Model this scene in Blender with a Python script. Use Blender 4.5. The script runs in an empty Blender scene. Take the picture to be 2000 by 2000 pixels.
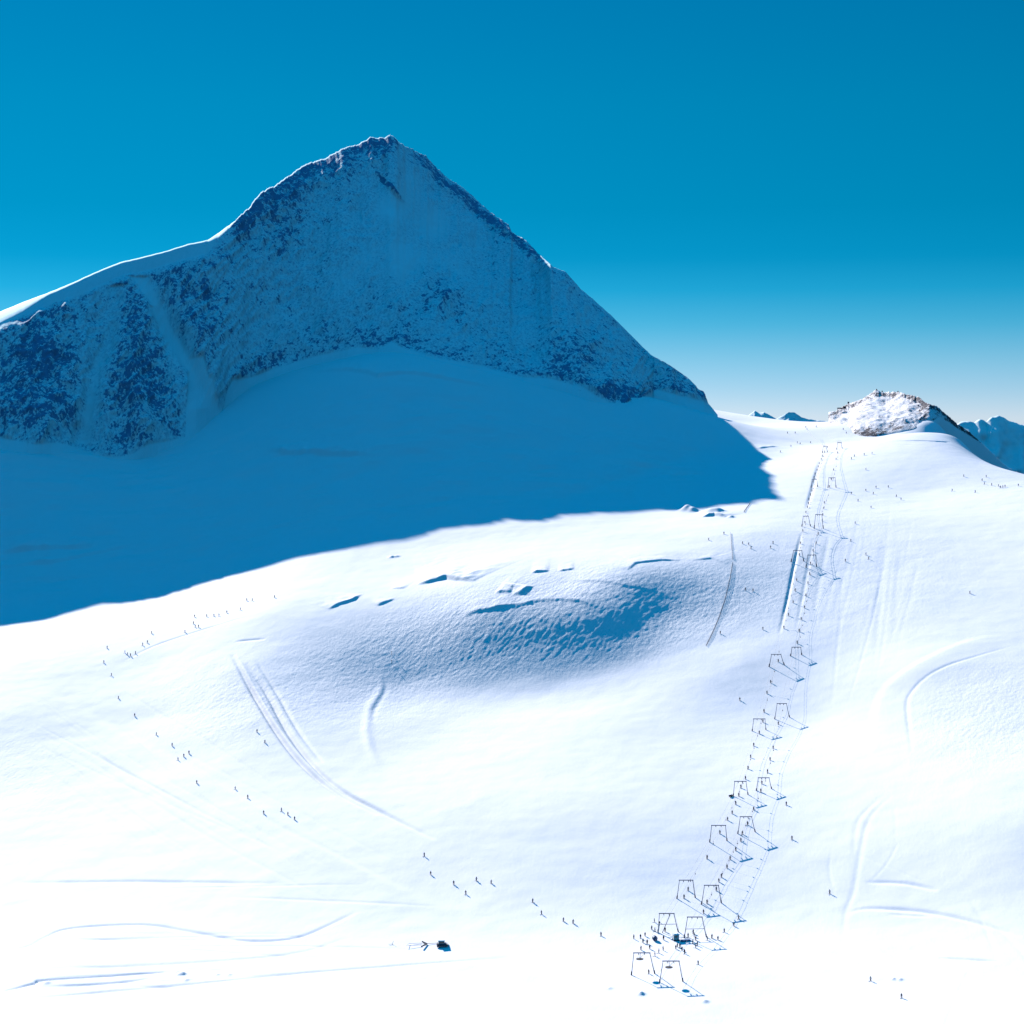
import bpy, bmesh, math, random
import numpy as np
from mathutils import Vector, Matrix

random.seed(7)
F = 1000.0 / math.tan(math.radians(15.0))      # focal length of the photo in its own 2000-px units
HZ = 830.0                                     # height of the true horizon in the photo
SUN = Vector((-2000.0, F, HZ + 1379.0)).normalized()   # towards the sun: behind the mountain, up left
SUN_EL = math.asin(SUN.z); SUN_AZ = math.atan2(SUN.x, SUN.y)

scene = bpy.context.scene
# ------------------------------------------------------------------ camera
cam_data = bpy.data.cameras.new('camera')
cam_data.sensor_width = 36.0
cam_data.lens = 18.0 / math.tan(math.radians(15.0))
cam_data.shift_y = -(1000.0 - HZ) / 2000.0
cam_data.clip_start = 1.0; cam_data.clip_end = 90000.0
cam = bpy.data.objects.new('camera', cam_data)
cam.rotation_euler = (math.radians(90), 0, 0)
scene.collection.objects.link(cam); scene.camera = cam
# ------------------------------------------------------------------ sky
world = bpy.data.worlds.new('World'); scene.world = world; world.use_nodes = True
wn = world.node_tree.nodes; wl = world.node_tree.links; wn.clear()
w_out = wn.new('ShaderNodeOutputWorld'); w_bg = wn.new('ShaderNodeBackground')
sky = wn.new('ShaderNodeTexSky'); sky.sky_type = 'NISHITA'; sky.sun_disc = False
sky.sun_elevation = SUN_EL; sky.sun_rotation = SUN_AZ
sky.altitude = 3200.0; sky.air_density = 1.0; sky.dust_density = 0.3; sky.ozone_density = 2.0
w_bg.inputs['Strength'].default_value = 0.05
# the photo's strongly saturated grading of the sky, the same for every compass direction: a gain per elevation
EXPO = 0.82
GRADE = [  # elevation, sky texture there (measured, strength 1), colour wanted on screen (sRGB 0-255)
 (0.2,(10.7,11.4,9.3),(216,235,249)),(1.0,(9.8,11.1,9.75),(180,222,244)),(2.0,(8.0,10.2,10.3),(134,206,237)),(3.0,(6.7,9.2,10.5),(80,188,229)),
 (4.0,(5.7,8.3,10.4),(34,171,220)),(5.0,(4.96,7.5,10.1),(6,155,207)),(6.5,(4.2,6.5,9.5),(0,146,197)),(9.6,(3.1,5.1,8.25),(0,138,190)),
 (12.5,(2.5,4.25,7.3),(0,128,184)),(20,(1.8,3.1,5.6),(0,128,186)),(30,(1.25,2.2,4.2),(0,142,205)),(60,(.63,1.13,2.3),(0,149,214)),(90,(.41,.73,1.5),(0,149,214))]
def s2l(c): c /= 255.0; return c / 12.92 if c <= 0.04045 else ((c + 0.055) / 1.055) ** 2.4
gains = [(math.sin(math.radians(e)), [s2l(t) / (n * 0.05 * 2 ** EXPO) for t, n in zip(tc, nc)]) for e, nc, tc in GRADE]
GMAX = max(max(g) for _, g in gains)
ramp = wn.new('ShaderNodeValToRGB'); cr_ = ramp.color_ramp
cr_.elements[0].position = gains[0][0]; cr_.elements[0].color = [v / GMAX for v in gains[0][1]] + [1]
cr_.elements[1].position = 1.0; cr_.elements[1].color = [v / GMAX for v in gains[-1][1]] + [1]
for p_, g_ in gains[1:-1]:
    e_ = cr_.elements.new(p_); e_.color = [v / GMAX for v in g_] + [1]
w_tc = wn.new('ShaderNodeTexCoord'); w_sep = wn.new('ShaderNodeSeparateXYZ')
wl.new(w_tc.outputs['Generated'], w_sep.inputs[0]); wl.new(w_sep.outputs['Z'], ramp.inputs['Fac'])
w_mul = wn.new('ShaderNodeVectorMath'); w_mul.operation = 'MULTIPLY'
w_sc = wn.new('ShaderNodeVectorMath'); w_sc.operation = 'SCALE'; w_sc.inputs['Scale'].default_value = GMAX
wl.new(sky.outputs['Color'], w_mul.inputs[0]); wl.new(ramp.outputs['Color'], w_mul.inputs[1])
wl.new(w_mul.outputs[0], w_sc.inputs[0]); wl.new(w_sc.outputs[0], w_bg.inputs['Color'])
wl.new(w_bg.outputs['Background'], w_out.inputs['Surface'])
# ------------------------------------------------------------------ sun
sun_data = bpy.data.lights.new('sun', 'SUN'); sun_data.energy = 5.0; sun_data.angle = math.radians(0.4)
sun_data.color = (1.0, 0.94, 0.88)
sun = bpy.data.objects.new('sun', sun_data); scene.collection.objects.link(sun)
sun.rotation_euler = SUN.to_track_quat('Z', 'Y').to_euler()
# ------------------------------------------------------------------ exposure
scene.view_settings.view_transform = 'Standard'
try: scene.view_settings.look = 'None'
except Exception: pass
scene.view_settings.gamma = 1.0; scene.view_settings.use_curve_mapping = False
scene.view_settings.exposure = EXPO
scene.render.engine = 'CYCLES'
scene.cycles.diffuse_bounces = 0

# ================================================================== helpers
COL = scene.collection
def interp(xs, pts):
    pts = sorted(pts); return np.interp(xs, [p[0] for p in pts], [p[1] for p in pts])
_perm = np.random.RandomState(3).permutation(4096)
_ang = np.random.RandomState(5).rand(4096) * 2 * np.pi
_gx = np.cos(_ang); _gy = np.sin(_ang)
def perlin(x, y, seed=0):
    x = np.asarray(x, dtype=np.float64) + seed * 37.17; y = np.asarray(y, dtype=np.float64) + seed * 11.93
    xi = np.floor(x).astype(np.int64); yi = np.floor(y).astype(np.int64)
    xf = x - xi; yf = y - yi
    u = xf * xf * xf * (xf * (xf * 6 - 15) + 10); v = yf * yf * yf * (yf * (yf * 6 - 15) + 10)
    def g(ix, iy, dx, dy):
        h = _perm[(_perm[ix & 4095] + iy) & 4095]
        return _gx[h] * dx + _gy[h] * dy
    a = g(xi, yi, xf, yf); b = g(xi + 1, yi, xf - 1, yf)
    c = g(xi, yi + 1, xf, yf - 1); d = g(xi + 1, yi + 1, xf - 1, yf - 1)
    return ((a + (b - a) * u) + ((c + (d - c) * u) - (a + (b - a) * u)) * v) * 1.4
def fbm(x, y, oct=4, seed=0, gain=0.5):
    s = 0; a = 1.0
    for i in range(oct):
        s = s + a * perlin(x * 2 ** i, y * 2 ** i, seed + i); a *= gain
    return s
def smooth(a, b, x):
    t = np.clip((x - a) / (b - a), 0, 1); return t * t * (3 - 2 * t)
def blob(px, py, cx, cy, rx, ry, rot=0.0, soft=1.0):
    c, s = math.cos(rot), math.sin(rot); dx = px - cx; dy = py - cy
    u = (dx * c + dy * s) / rx; v = (-dx * s + dy * c) / ry
    return np.exp(-(u * u + v * v) ** soft)
def grid_mesh(name, X, Y, Z, mats, attrs=None, uv=False, flip=False):
    n, m = X.shape
    me = bpy.data.meshes.new(name)
    co = np.stack([X, Y, Z], -1).reshape(-1, 3).astype(np.float32)
    idx = np.arange(n * m).reshape(n, m)
    q = np.stack([idx[:-1, :-1], idx[:-1, 1:], idx[1:, 1:], idx[1:, :-1]], -1).reshape(-1, 4)
    if flip: q = q[:, ::-1]
    me.vertices.add(n * m); me.vertices.foreach_set('co', co.ravel())
    me.loops.add(q.size); me.loops.foreach_set('vertex_index', q.ravel().astype(np.int32))
    me.polygons.add(len(q))
    me.polygons.foreach_set('loop_start', (np.arange(len(q)) * 4).astype(np.int32))
    me.polygons.foreach_set('loop_total', np.full(len(q), 4, dtype=np.int32))
    me.polygons.foreach_set('use_smooth', np.ones(len(q), dtype=bool))
    me.update(); me.validate()
    for k, a in (attrs or {}).items():
        at = me.attributes.new(k, 'FLOAT', 'POINT'); at.data.foreach_set('value', a.ravel().astype(np.float32))
    for mt in mats: me.materials.append(mt)
    o = bpy.data.objects.new(name, me); COL.objects.link(o); return o
class NT:
    def __init__(s, name):
        s.m = bpy.data.materials.new(name); s.m.use_nodes = True; s.t = s.m.node_tree
        s.t.nodes.clear(); s.out = s.n('ShaderNodeOutputMaterial'); s.b = s.n('ShaderNodeBsdfPrincipled')
        s.l(s.b.outputs[0], s.out.inputs['Surface'])
    def n(s, k, **kw):
        x = s.t.nodes.new(k)
        for a, b in kw.items(): setattr(x, a, b)
        return x
    def l(s, a, b): s.t.links.new(a, b)
    def math(s, op, a, b=None, c=None):
        x = s.n('ShaderNodeMath', operation=op)
        for i, v in enumerate((a, b, c)):
            if v is None: continue
            if isinstance(v, (int, float)): x.inputs[i].default_value = v
            else: s.l(v, x.inputs[i])
        return x.outputs[0]
    def coord(s, scale=(1, 1, 1), rot=(0, 0, 0)):
        tc = s.n('ShaderNodeTexCoord'); mp = s.n('ShaderNodeMapping')
        mp.inputs['Scale'].default_value = scale; mp.inputs['Rotation'].default_value = rot
        s.l(tc.outputs['Object'], mp.inputs['Vector']); return mp.outputs[0]
    def noise(s, vec, scale, detail=4, rough=0.55, dist=0.0):
        x = s.n('ShaderNodeTexNoise'); x.inputs['Scale'].default_value = scale
        x.inputs['Detail'].default_value = detail; x.inputs['Roughness'].default_value = rough
        x.inputs['Distortion'].default_value = dist
        s.l(vec, x.inputs['Vector']); return x.outputs[0]
    def mix(s, f, a, b):
        x = s.n('ShaderNodeMix', data_type='RGBA')
        if isinstance(f, (int, float)): x.inputs[0].default_value = f
        else: s.l(f, x.inputs[0])
        for i, v in ((6, a), (7, b)):
            if isinstance(v, tuple): x.inputs[i].default_value = v + (1,)
            else: s.l(v, x.inputs[i])
        return x.outputs[2]
    def sstep(s, v, a, b):
        x = s.n('ShaderNodeMapRange', interpolation_type='SMOOTHSTEP')
        s.l(v, x.inputs[0]); x.inputs[1].default_value = a; x.inputs[2].default_value = b; return x.outputs[0]
    def bump(s, h, strength, dist):
        x = s.n('ShaderNodeBump'); x.inputs['Distance'].default_value = dist
        if isinstance(strength, (int, float)): x.inputs['Strength'].default_value = strength
        else: s.l(strength, x.inputs['Strength'])
        s.l(h, x.inputs['Height']); s.l(x.outputs[0], s.b.inputs['Normal'])
    def attr(s, name):
        x = s.n('ShaderNodeAttribute', attribute_name=name); return x.outputs['Fac']

SHADE_TINTED_SNOW = (0.62, 0.86, 0.95)                      # snow on the shaded face, blue of the shade put into its colour
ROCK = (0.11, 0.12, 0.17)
def snow_material():
    t = NT('snow')
    v = t.coord()
    big = t.noise(v, 0.02, 3)
    t.l(t.mix(big, (0.81, 0.82, 0.90), (0.87, 0.84, 0.90)), t.b.inputs['Base Color'])
    t.b.inputs['Roughness'].default_value = 0.75; t.b.inputs['Specular IOR Level'].default_value = 0.08
    va = t.coord((1.0, 0.45, 1.0), (0, 0, math.radians(35)))
    h = t.math('ADD', t.noise(va, 0.5, 5, 0.62), t.math('MULTIPLY', t.noise(v, 1.3, 3), 0.3))
    st = t.math('ADD', t.math('MULTIPLY', t.attr('rough'), 0.5), 0.10)
    t.bump(h, st, 1.1)
    return t.m
def mountain_material(name='mountain_rock_and_snow', c1=(0.06, 0.18, 0.38), c2=(0.18, 0.31, 0.48), k=1.0, snow=SHADE_TINTED_SNOW):
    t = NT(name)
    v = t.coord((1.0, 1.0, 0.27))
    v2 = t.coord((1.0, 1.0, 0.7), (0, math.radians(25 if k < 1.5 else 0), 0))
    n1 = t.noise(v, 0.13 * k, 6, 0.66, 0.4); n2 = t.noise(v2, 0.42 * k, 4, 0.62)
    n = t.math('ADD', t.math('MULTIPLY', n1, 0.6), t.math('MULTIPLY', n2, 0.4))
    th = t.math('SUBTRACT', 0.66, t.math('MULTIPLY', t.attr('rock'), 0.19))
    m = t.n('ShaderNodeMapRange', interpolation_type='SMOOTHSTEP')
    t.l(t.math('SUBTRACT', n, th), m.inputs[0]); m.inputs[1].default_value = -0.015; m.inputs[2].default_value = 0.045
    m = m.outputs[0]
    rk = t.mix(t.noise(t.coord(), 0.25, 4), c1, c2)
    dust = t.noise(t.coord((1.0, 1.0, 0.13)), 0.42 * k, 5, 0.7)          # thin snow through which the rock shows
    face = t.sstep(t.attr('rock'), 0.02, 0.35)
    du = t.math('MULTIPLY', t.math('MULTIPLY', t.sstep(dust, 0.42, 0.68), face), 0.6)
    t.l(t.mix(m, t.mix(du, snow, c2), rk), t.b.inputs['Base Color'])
    t.b.inputs['Roughness'].default_value = 0.85; t.b.inputs['Specular IOR Level'].default_value = 0.1
    t.bump(t.math('ADD', n1, t.math('MULTIPLY', n2, 0.6)), t.math('ADD', t.math('MULTIPLY', t.attr('rock'), 0.4), 0.1), 3.0)
    return t.m
def plain(name, col, rough=0.6, metal=0.0, var=0.12):
    t = NT(name)
    f = t.noise(t.coord(), 2.0, 3)
    a = tuple(c * (1 - var) for c in col); b = tuple(min(1, c * (1 + var)) for c in col)
    t.l(t.mix(f, a, b), t.b.inputs['Base Color'])
    t.b.inputs['Roughness'].default_value = rough; t.b.inputs['Metallic'].default_value = metal
    return t.m
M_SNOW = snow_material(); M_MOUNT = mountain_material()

# ================================================================== terrain control (photo pixel, forward distance)
CP = {
 -500: [(2000,879),(1800,1019),(1600,1190),(1400,1390),(1250,1640)],
 0:    [(2000,859),(1900,923),(1800,999),(1600,1148),(1400,1312),(1300,1415),(1220,1540)],
 300:  [(2000,851),(1800,984),(1600,1130),(1500,1213),(1400,1302),(1300,1398),(1164,1580)],
 500:  [(2000,844),(1800,977),(1600,1114),(1500,1192),(1400,1272),(1300,1355),(1200,1447),(1116,1570)],
 800:  [(2000,837),(1800,967),(1600,1094),(1480,1198),(1400,1272),(1340,1328),(1200,1416),(1120,1507),(1052,1600)],
 950:  [(1350,1310),(1270,1353),(1190,1395),(1120,1465)],
 1100: [(2000,829),(1800,957),(1600,1076),(1480,1172),(1400,1246),(1330,1309),(1270,1341),(1190,1381),(1140,1425),(1080,1500),(1010,1620)],
 1200: [(1310,1313),(1250,1345),(1190,1375),(1120,1426)],
 1300: [(2000,824),(1900,884),(1800,954),(1700,1010),(1600,1068),(1400,1226),(1300,1306),(1200,1376),(1120,1426),(1060,1510),(994,1640)],
 1450: [(2000,822),(1900,880),(1800,949),(1700,1004),(1600,1062),(1400,1216),(1290,1290),(1130,1420),(1040,1520),(980,1640),(900,1850),(830,2130),(827,2240)],
 1600: [(2000,817),(1800,941),(1600,1048),(1400,1200),(1290,1280),(1130,1415),(1040,1515),(950,1690),(870,1950),(826,2240)],
 1800: [(2000,809),(1800,924),(1600,1020),(1450,1120),(1300,1230),(1150,1370),(1050,1490),(960,1660),(870,1960),(832,2080)],
 2000: [(2000,799),(1800,904),(1600,993),(1450,1095),(1300,1210),(1150,1350),(1050,1470),(960,1620),(926,1720)],
 2500: [(2000,779),(1800,874),(1600,960),(1400,1090),(1200,1250),(1050,1400),(980,1500)],
}
pts = []
for px, l in CP.items():
    for py, Y in l: pts.append(((px - 1000) / F * Y, Y, (HZ - py) / F * Y))
for px, py, Y in [(1836,824,2035),(1875,854,1935),(1904,887,1845),(1945,910,1775),(1660,838,2070),(1740,846,2050),(1700,834,2250),(0,885,1850),(-500,900,1900),(300,895,1880),(500,790,1950),(750,705,1960),(950,735,1960),(1200,797,1950),(1300,790,1990),(1370,808,2090)]:
    pts.append(((px - 1000) / F * Y, Y, (HZ - py) / F * Y))
for px, Y, z in [(0,2500,0),(750,2600,50),(-500,2500,-20),(1450,2700,-40),(1450,3100,-160),(1700,2600,-80),(1700,3100,-260),(1950,2250,-190),(1880,2120,-75),(1935,2000,-105),(2000,1900,-105),(2100,1820,-110),(2050,2500,-300),
                 (2500,1900,-160),(2500,2600,-420),(0,600,-286),(1000,600,-278),(2000,600,-270),(-500,600,-290),(2500,600,-265),(500,3100,-60),(1000,3100,-60)]:
    pts.append(((px - 1000) / F * Y, Y, z))
P = np.array(pts); SC = 300.0
def tps(r2): return 0.5 * r2 * np.log(r2 + 1e-12)
A = P[:, :2] / SC; n = len(A)
K = tps(((A[:, None] - A[None]) ** 2).sum(-1)) + np.eye(n) * 0.004
Q = np.hstack([np.ones((n, 1)), A]); M = np.block([[K, Q], [Q.T, np.zeros((3, 3))]])
W = np.linalg.solve(M, np.concatenate([P[:, 2], np.zeros(3)]))
def ground0(x, y):
    sh = x.shape; q = np.stack([x.ravel(), y.ravel()], -1) / SC
    out = np.empty(len(q))
    for i in range(0, len(q), 60000):
        c = q[i:i + 60000]; d = ((c[:, None] - A[None]) ** 2).sum(-1)
        out[i:i + 60000] = tps(d) @ W[:n] + W[n] + c @ W[n + 1:]
    return out.reshape(sh)
# ---- the grid: fan-shaped, finer where the view needs it
cols = np.concatenate([np.linspace(-520, -12, 40), np.linspace(0, 2000, 930), np.linspace(2012, 2520, 40)])
rows = [560.0]
while rows[-1] < 3200:
    y = rows[-1]
    rows.append(y + (6 if y < 780 else 1.05 if y < 1700 else 1.7 if y < 2350 else 14))
rows = np.array(rows)
PXg, Yg = np.meshgrid(cols, rows); Xg = (PXg - 1000) / F * Yg
coarse_c = cols[::8]; coarse_r = rows[::6]
if coarse_r[-1] < rows[-1]: coarse_r = np.append(coarse_r, rows[-1])
if coarse_c[-1] < cols[-1]: coarse_c = np.append(coarse_c, cols[-1])
cpx, cy = np.meshgrid(coarse_c, coarse_r)
Zc = ground0((cpx - 1000) / F * cy, cy)
def cubic_resample(src_x, src, dst_x):        # Catmull-Rom along axis 0 on a non-uniform grid (C1, keeps shading smooth)
    g = np.gradient(src, src_x, axis=0)
    k = np.clip(np.searchsorted(src_x, dst_x) - 1, 0, len(src_x) - 2)
    h = (src_x[k + 1] - src_x[k])[:, None]; t = ((dst_x - src_x[k])[:, None]) / h
    return ((2*t**3-3*t**2+1)*src[k] + (t**3-2*t**2+t)*h*g[k] + (-2*t**3+3*t**2)*src[k+1] + (t**3-t**2)*h*g[k+1])
Zg = cubic_resample(coarse_r, Zc, rows); Zg = cubic_resample(coarse_c, Zg.T, cols).T
PYg = HZ - F * Zg / Yg                         # where each vertex shows in the photo (used for regions of rougher snow)
def cast(px, py, Z=None):
    """point of the ground seen at a photo pixel"""
    Z = Zg if Z is None else Z
    j = np.searchsorted(cols, px); j = min(max(j, 1), len(cols) - 1)
    t = (px - cols[j - 1]) / (cols[j] - cols[j - 1])
    z = Z[:, j - 1] * (1 - t) + Z[:, j] * t; k = (HZ - py) / F
    g = z - k * rows
    i = np.argmax(g >= 0)
    if g[i] < 0 or i == 0: i = np.argmax(g[:-1]) + 1; Yv = rows[i]
    else: Yv = rows[i - 1] + (rows[i] - rows[i - 1]) * (-g[i - 1]) / (g[i] - g[i - 1])
    return Vector(((px - 1000) / F * Yv, Yv, float(np.interp(Yv, rows, z))))
# ---- large uneven relief
Zg += 0.32 * fbm(Xg / 55, Yg / 55, 3, 11) * smooth(700, 900, Yg)
BND = [(-900,1520),(-500,1370),(-200,1275),(0,1221),(52,1219),(104,1207),(129,1202),(171,1184),(228,1173),(269,1171),(331,1163),(378,1142),(440,1127),(497,1117),(585,1085),(663,1078),
 (700,1068),(824,1049),(924,1028),(990,1020),(1106,1010),(1155,1003),(1276,994),(1343,995),(1354,988),(1390,990),(1423,993),(1445,979),(1496,978),(1525,970),
 (1521,961),(1517,946),(1499,928),(1496,914),(1478,892),(1470,874),(1436,845),(1420,827),(1391,805),(1384,797)]
deep = smooth(15, 70, interp(PXg[0], BND[:29])[None] - PYg) * (1 - smooth(1330, 1420, PXg)) * (1 - smooth(1850, 1950, Yg))
Zg += deep * (2.2 * fbm(Xg / 80, Yg / 38, 3, 13) + 0.7 * perlin(Xg / 30, Yg / 9, 17))      # wind drifts and old slides on the shaded glacier
Zsm = Zg.copy()
# ---- rough snow regions
ROUGH = (0.95 * blob(PXg, PYg, 1090, 1210, 370, 95, -0.13, 2) + 0.45 * blob(PXg, PYg, 700, 1330, 230, 90, 0, 1.5)
         + 0.4 * blob(PXg, PYg, 430, 1380, 130, 80, 0.2, 1.5) + 0.40 * blob(PXg, PYg, 1930, 1400, 140, 100, -0.2, 2)
         + 0.22 * blob(PXg, PYg, 1620, 1120, 300, 130, 0, 2) + 0.25 * blob(PXg, PYg, 20, 1500, 140, 90, 0, 1))
ROUGH = np.clip(ROUGH, 0, 1) * (Yg < 1760)
cr, sr = math.cos(0.92), math.sin(0.92)
U = Xg * cr + Yg * sr; V = -Xg * sr + Yg * cr
Zg += ROUGH * (0.17 * perlin(U / 8, V / 3.2, 21) + 0.17 * perlin(U / 4, V / 2.0, 23) + 0.10 * perlin(Xg / 22, Yg / 16, 25))
Zg += 0.07 * perlin(Xg / 9, Yg / 9, 31) + 0.10 * perlin(Xg / 40, Yg / 25, 33)
# ---- scarps, banks, grooves: drawn on the ground, given their own profile
def poly_world(pl):
    out = []
    for (a, b) in pl: p = cast(a, b, Zsm); out.append((p.x, p.y))
    return np.array(out)
def feature(pl, A_, kind, w=1.5, wb=None, taper=True):
    if kind != 'scarp' and len(pl) > 2:          # a smooth curve through the given points
        q = np.array(pl, float); c = []; e = np.vstack([2 * q[0] - q[1], q, 2 * q[-1] - q[-2]])
        for k in range(1, len(e) - 2):
            for u in np.linspace(0, 1, 5)[:-1]:
                c.append(0.5 * (2 * e[k] + (e[k + 1] - e[k - 1]) * u + (2 * e[k - 1] - 5 * e[k] + 4 * e[k + 1] - e[k + 2]) * u * u + (3 * e[k] - e[k - 1] - 3 * e[k + 1] + e[k + 2]) * u ** 3))
        pl = c + [e[-2]]
    L = poly_world(pl); mg = max(w, wb or 0) * 5 + 4
    i0, i1 = np.searchsorted(rows, [L[:, 1].min() - mg, L[:, 1].max() + mg])
    sx = Xg[i0:i1]; ok = (sx.min(0) < L[:, 0].max() + mg) & (sx.max(0) > L[:, 0].min() - mg)
    js = np.where(ok)[0]
    if len(js) == 0 or i1 <= i0: return
    sl = (slice(i0, i1), slice(js[0], js[-1] + 1))
    x = Xg[sl]; y = Yg[sl]; best = np.full(x.shape, 1e9); sg = np.zeros(x.shape); tt = np.zeros(x.shape)
    seg = np.hypot(*(L[1:] - L[:-1]).T); cum = np.concatenate([[0], np.cumsum(seg)]); tot = cum[-1]
    for k in range(len(L) - 1):
        d = L[k + 1] - L[k]; q = np.clip(((x - L[k, 0]) * d[0] + (y - L[k, 1]) * d[1]) / (d @ d + 1e-9), 0, 1)
        cx = L[k, 0] + q * d[0]; cy_ = L[k, 1] + q * d[1]; r = np.hypot(x - cx, y - cy_)
        m = r < best; best[m] = r[m]
        nn = np.array([-d[1], d[0]]); nn = nn / (np.hypot(*nn) + 1e-9)
        if nn[1] < 0: nn = -nn
        sg[m] = ((x - cx) * nn[0] + (y - cy_) * nn[1])[m]; tt[m] = (cum[k] + q * seg[k])[m]
    tp = np.clip(np.minimum(tt, tot - tt) / (0.25 * tot + 1e-6), 0, 1) ** 0.7 if taper else 1.0
    wob = 1 + 0.35 * perlin(x / 7, y / 7, 41)
    if kind == 'scarp':
        endm = np.exp(-(np.maximum(0, best - np.abs(sg)) / (w * 1.5)) ** 2)
        h = np.where(sg >= 0, np.exp(-sg / (wb or 6 * w)), np.clip(1 + sg / w, 0, 1)) * endm
    elif kind == 'ridge': h = np.exp(-(best / w) ** 2); wob = 1 + 0.15 * perlin(x / 25, y / 25, 41)
    elif kind == 'step':
        wob = 1.0
    if kind == 'step':                       # edge of a groomed piste: one side a little lower
        h = (smooth(-w, w, sg) - 1) * np.exp(-(best / (wb or 20)) ** 2)
    Zg[sl] += A_ * h * tp * wob
feature([(640,1190),(662,1180),(690,1171),(706,1160)], 1.3, 'scarp', 2, 14)
feature([(735,1183),(770,1169)], 1.0, 'scarp', 2, 10)
feature([(764,1149),(790,1149)], .8, 'scarp', 1.5, 10)
feature([(815,1141),(845,1135),(872,1128),(892,1131),(928,1134)], 2.8, 'scarp', 3.5, 24)
feature([(1038,1118),(1072,1115)], 1.4, 'scarp', 2, 12)
feature([(1090,1115),(1122,1111)], .9, 'scarp', 1.5, 10)
feature([(968,1156),(998,1156)], 1.2, 'scarp', 3, 14)
feature([(1002,1160),(1018,1158),(1036,1144)], 2.0, 'scarp', 4, 16)
feature([(1225,1114),(1240,1100),(1290,1094),(1330,1094)], 1.0, 'scarp', 2, 14)
feature([(1110,1132),(1150,1134),(1220,1142),(1280,1152)], .5, 'scarp', 3, 14)
feature([(985,1188),(1052,1172),(1100,1170),(1135,1173),(1164,1188)], .8, 'scarp', 3, 14)
feature([(905,1200),(960,1188),(1010,1180)], 1.2, 'scarp', 3, 14)
feature([(1350,1094),(1390,1090),(1420,1102)], 0.6, 'scarp', 2, 12)
feature([(1370,1010),(1395,1006),(1420,1010)], 2.2, 'scarp', 2.5, 8)
feature([(515,876),(560,884),(640,886),(745,888)], 3.5, 'scarp', 4, 25)
feature([(0,1075),(90,1072),(180,1068)], 2.5, 'scarp', 4, 25)
feature([(600,727),(680,722),(740,733),(800,728),(900,745),(980,760)], 2.5, 'scarp', 4, 20)
feature([(1040,985),(1200,930),(1360,870)], 1.5, 'step', 8, 30)
feature([(0,1105),(120,1095),(260,1060)], 2.0, 'scarp', 4, 30)
feature([(740,1315),(746,1345),(724,1380),(718,1410),(716,1430),(724,1465),(740,1495)], .55, 'ridge', 3.0)
feature([(748,1318),(752,1347),(732,1384),(726,1412)], -0.45, 'ridge', 2.0)
feature([(453,1278),(470,1308),(492,1349),(538,1426),(590,1493),(662,1551),(740,1592)], -1.9, 'ridge', 1.6)
feature([(460,1278),(477,1308),(499,1349),(545,1424),(598,1490),(668,1547)], 0.8, 'ridge', 1.3)
feature([(480,1296),(518,1349),(564,1432),(611,1493),(664,1540),(745,1585),(850,1640)], -1.9, 'ridge', 1.6)
feature([(500,1290),(540,1352),(582,1426),(630,1490)], -1.0, 'ridge', 1.3)
feature([(1601,900),(1585,960),(1575,995)], -1.0, 'ridge', 1.4)
feature([(1566,1040),(1552,1100),(1540,1160),(1530,1205),(1522,1240)], -0.9, 'ridge', 1.1)
feature([(1590,1050),(1578,1110),(1565,1180),(1556,1230)], -0.4, 'ridge', 1.3)
feature([(1620,1040),(1606,1110),(1595,1170),(1588,1220)], -0.25, 'ridge', 2.0)
feature([(1730,1040),(1722,1120),(1716,1190),(1712,1260)], -0.22, 'ridge', 3.0)
feature([(1762,1060),(1752,1140),(1746,1220)], -0.12, 'ridge', 2.0)
feature([(0,1939),(70,1920),(93,1914),(326,1899)], -0.9, 'ridge', 1.0)
feature([(80,1928),(233,1919),(298,1911)], -0.7, 'ridge', 1.2)
feature([(0,1955),(120,1945),(300,1930),(600,1900),(1000,1870)], -0.45, 'ridge', 1.5)
feature([(0,1862),(56,1848),(88,1831),(140,1813),(279,1806),(373,1820),(489,1838),(582,1831),(652,1803),(700,1780)], -0.6, 'ridge', 1.6)
feature([(0,1895),(300,1885),(560,1865),(680,1832)], -0.4, 'ridge', 2.0)
feature([(37,1724),(300,1722),(560,1727)], -0.45, 'ridge', 2.0)
feature([(90,1340),(180,1400),(330,1480),(500,1570),(700,1690),(900,1790)], -1.0, 'step', 5, 40)
feature([(330,1460),(400,1510),(520,1600),(640,1660),(800,1740)], -0.45, 'ridge', 2.5)
feature([(245,1290),(300,1262),(380,1235),(480,1205)], -0.35, 'ridge', 1.5)
feature([(460,1253),(520,1248)], -0.6, 'ridge', 1.5)
feature([(1975,1262),(1910,1281),(1848,1301),(1807,1324),(1778,1355),(1771,1380),(1776,1430),(1782,1470)], -0.32, 'ridge', 1.3)
feature([(1990,1240),(1900,1248),(1800,1290),(1730,1340),(1705,1400),(1700,1480)], -0.5, 'step', 4, 20)
feature([(1742,1552),(1700,1595),(1683,1650),(1668,1736),(1652,1782),(1646,1840)], -0.2, 'ridge', 1.6)
feature([(1725,1552),(1675,1605),(1668,1680)], -0.15, 'ridge', 1.6)
feature([(1691,1723),(1766,1725),(1832,1739)], -0.6, 'ridge', 1.3)
feature([(1654,1782),(1703,1774),(1807,1781),(1900,1800),(1997,1830)], -0.6, 'ridge', 1.5)
feature([(1832,1871),(1956,1879)], -0.5, 'ridge', 1.3)
feature([(1735,1785),(1820,1790)], -0.3, 'ridge', 1.0)
rt = np.random.RandomState(12)
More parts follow.
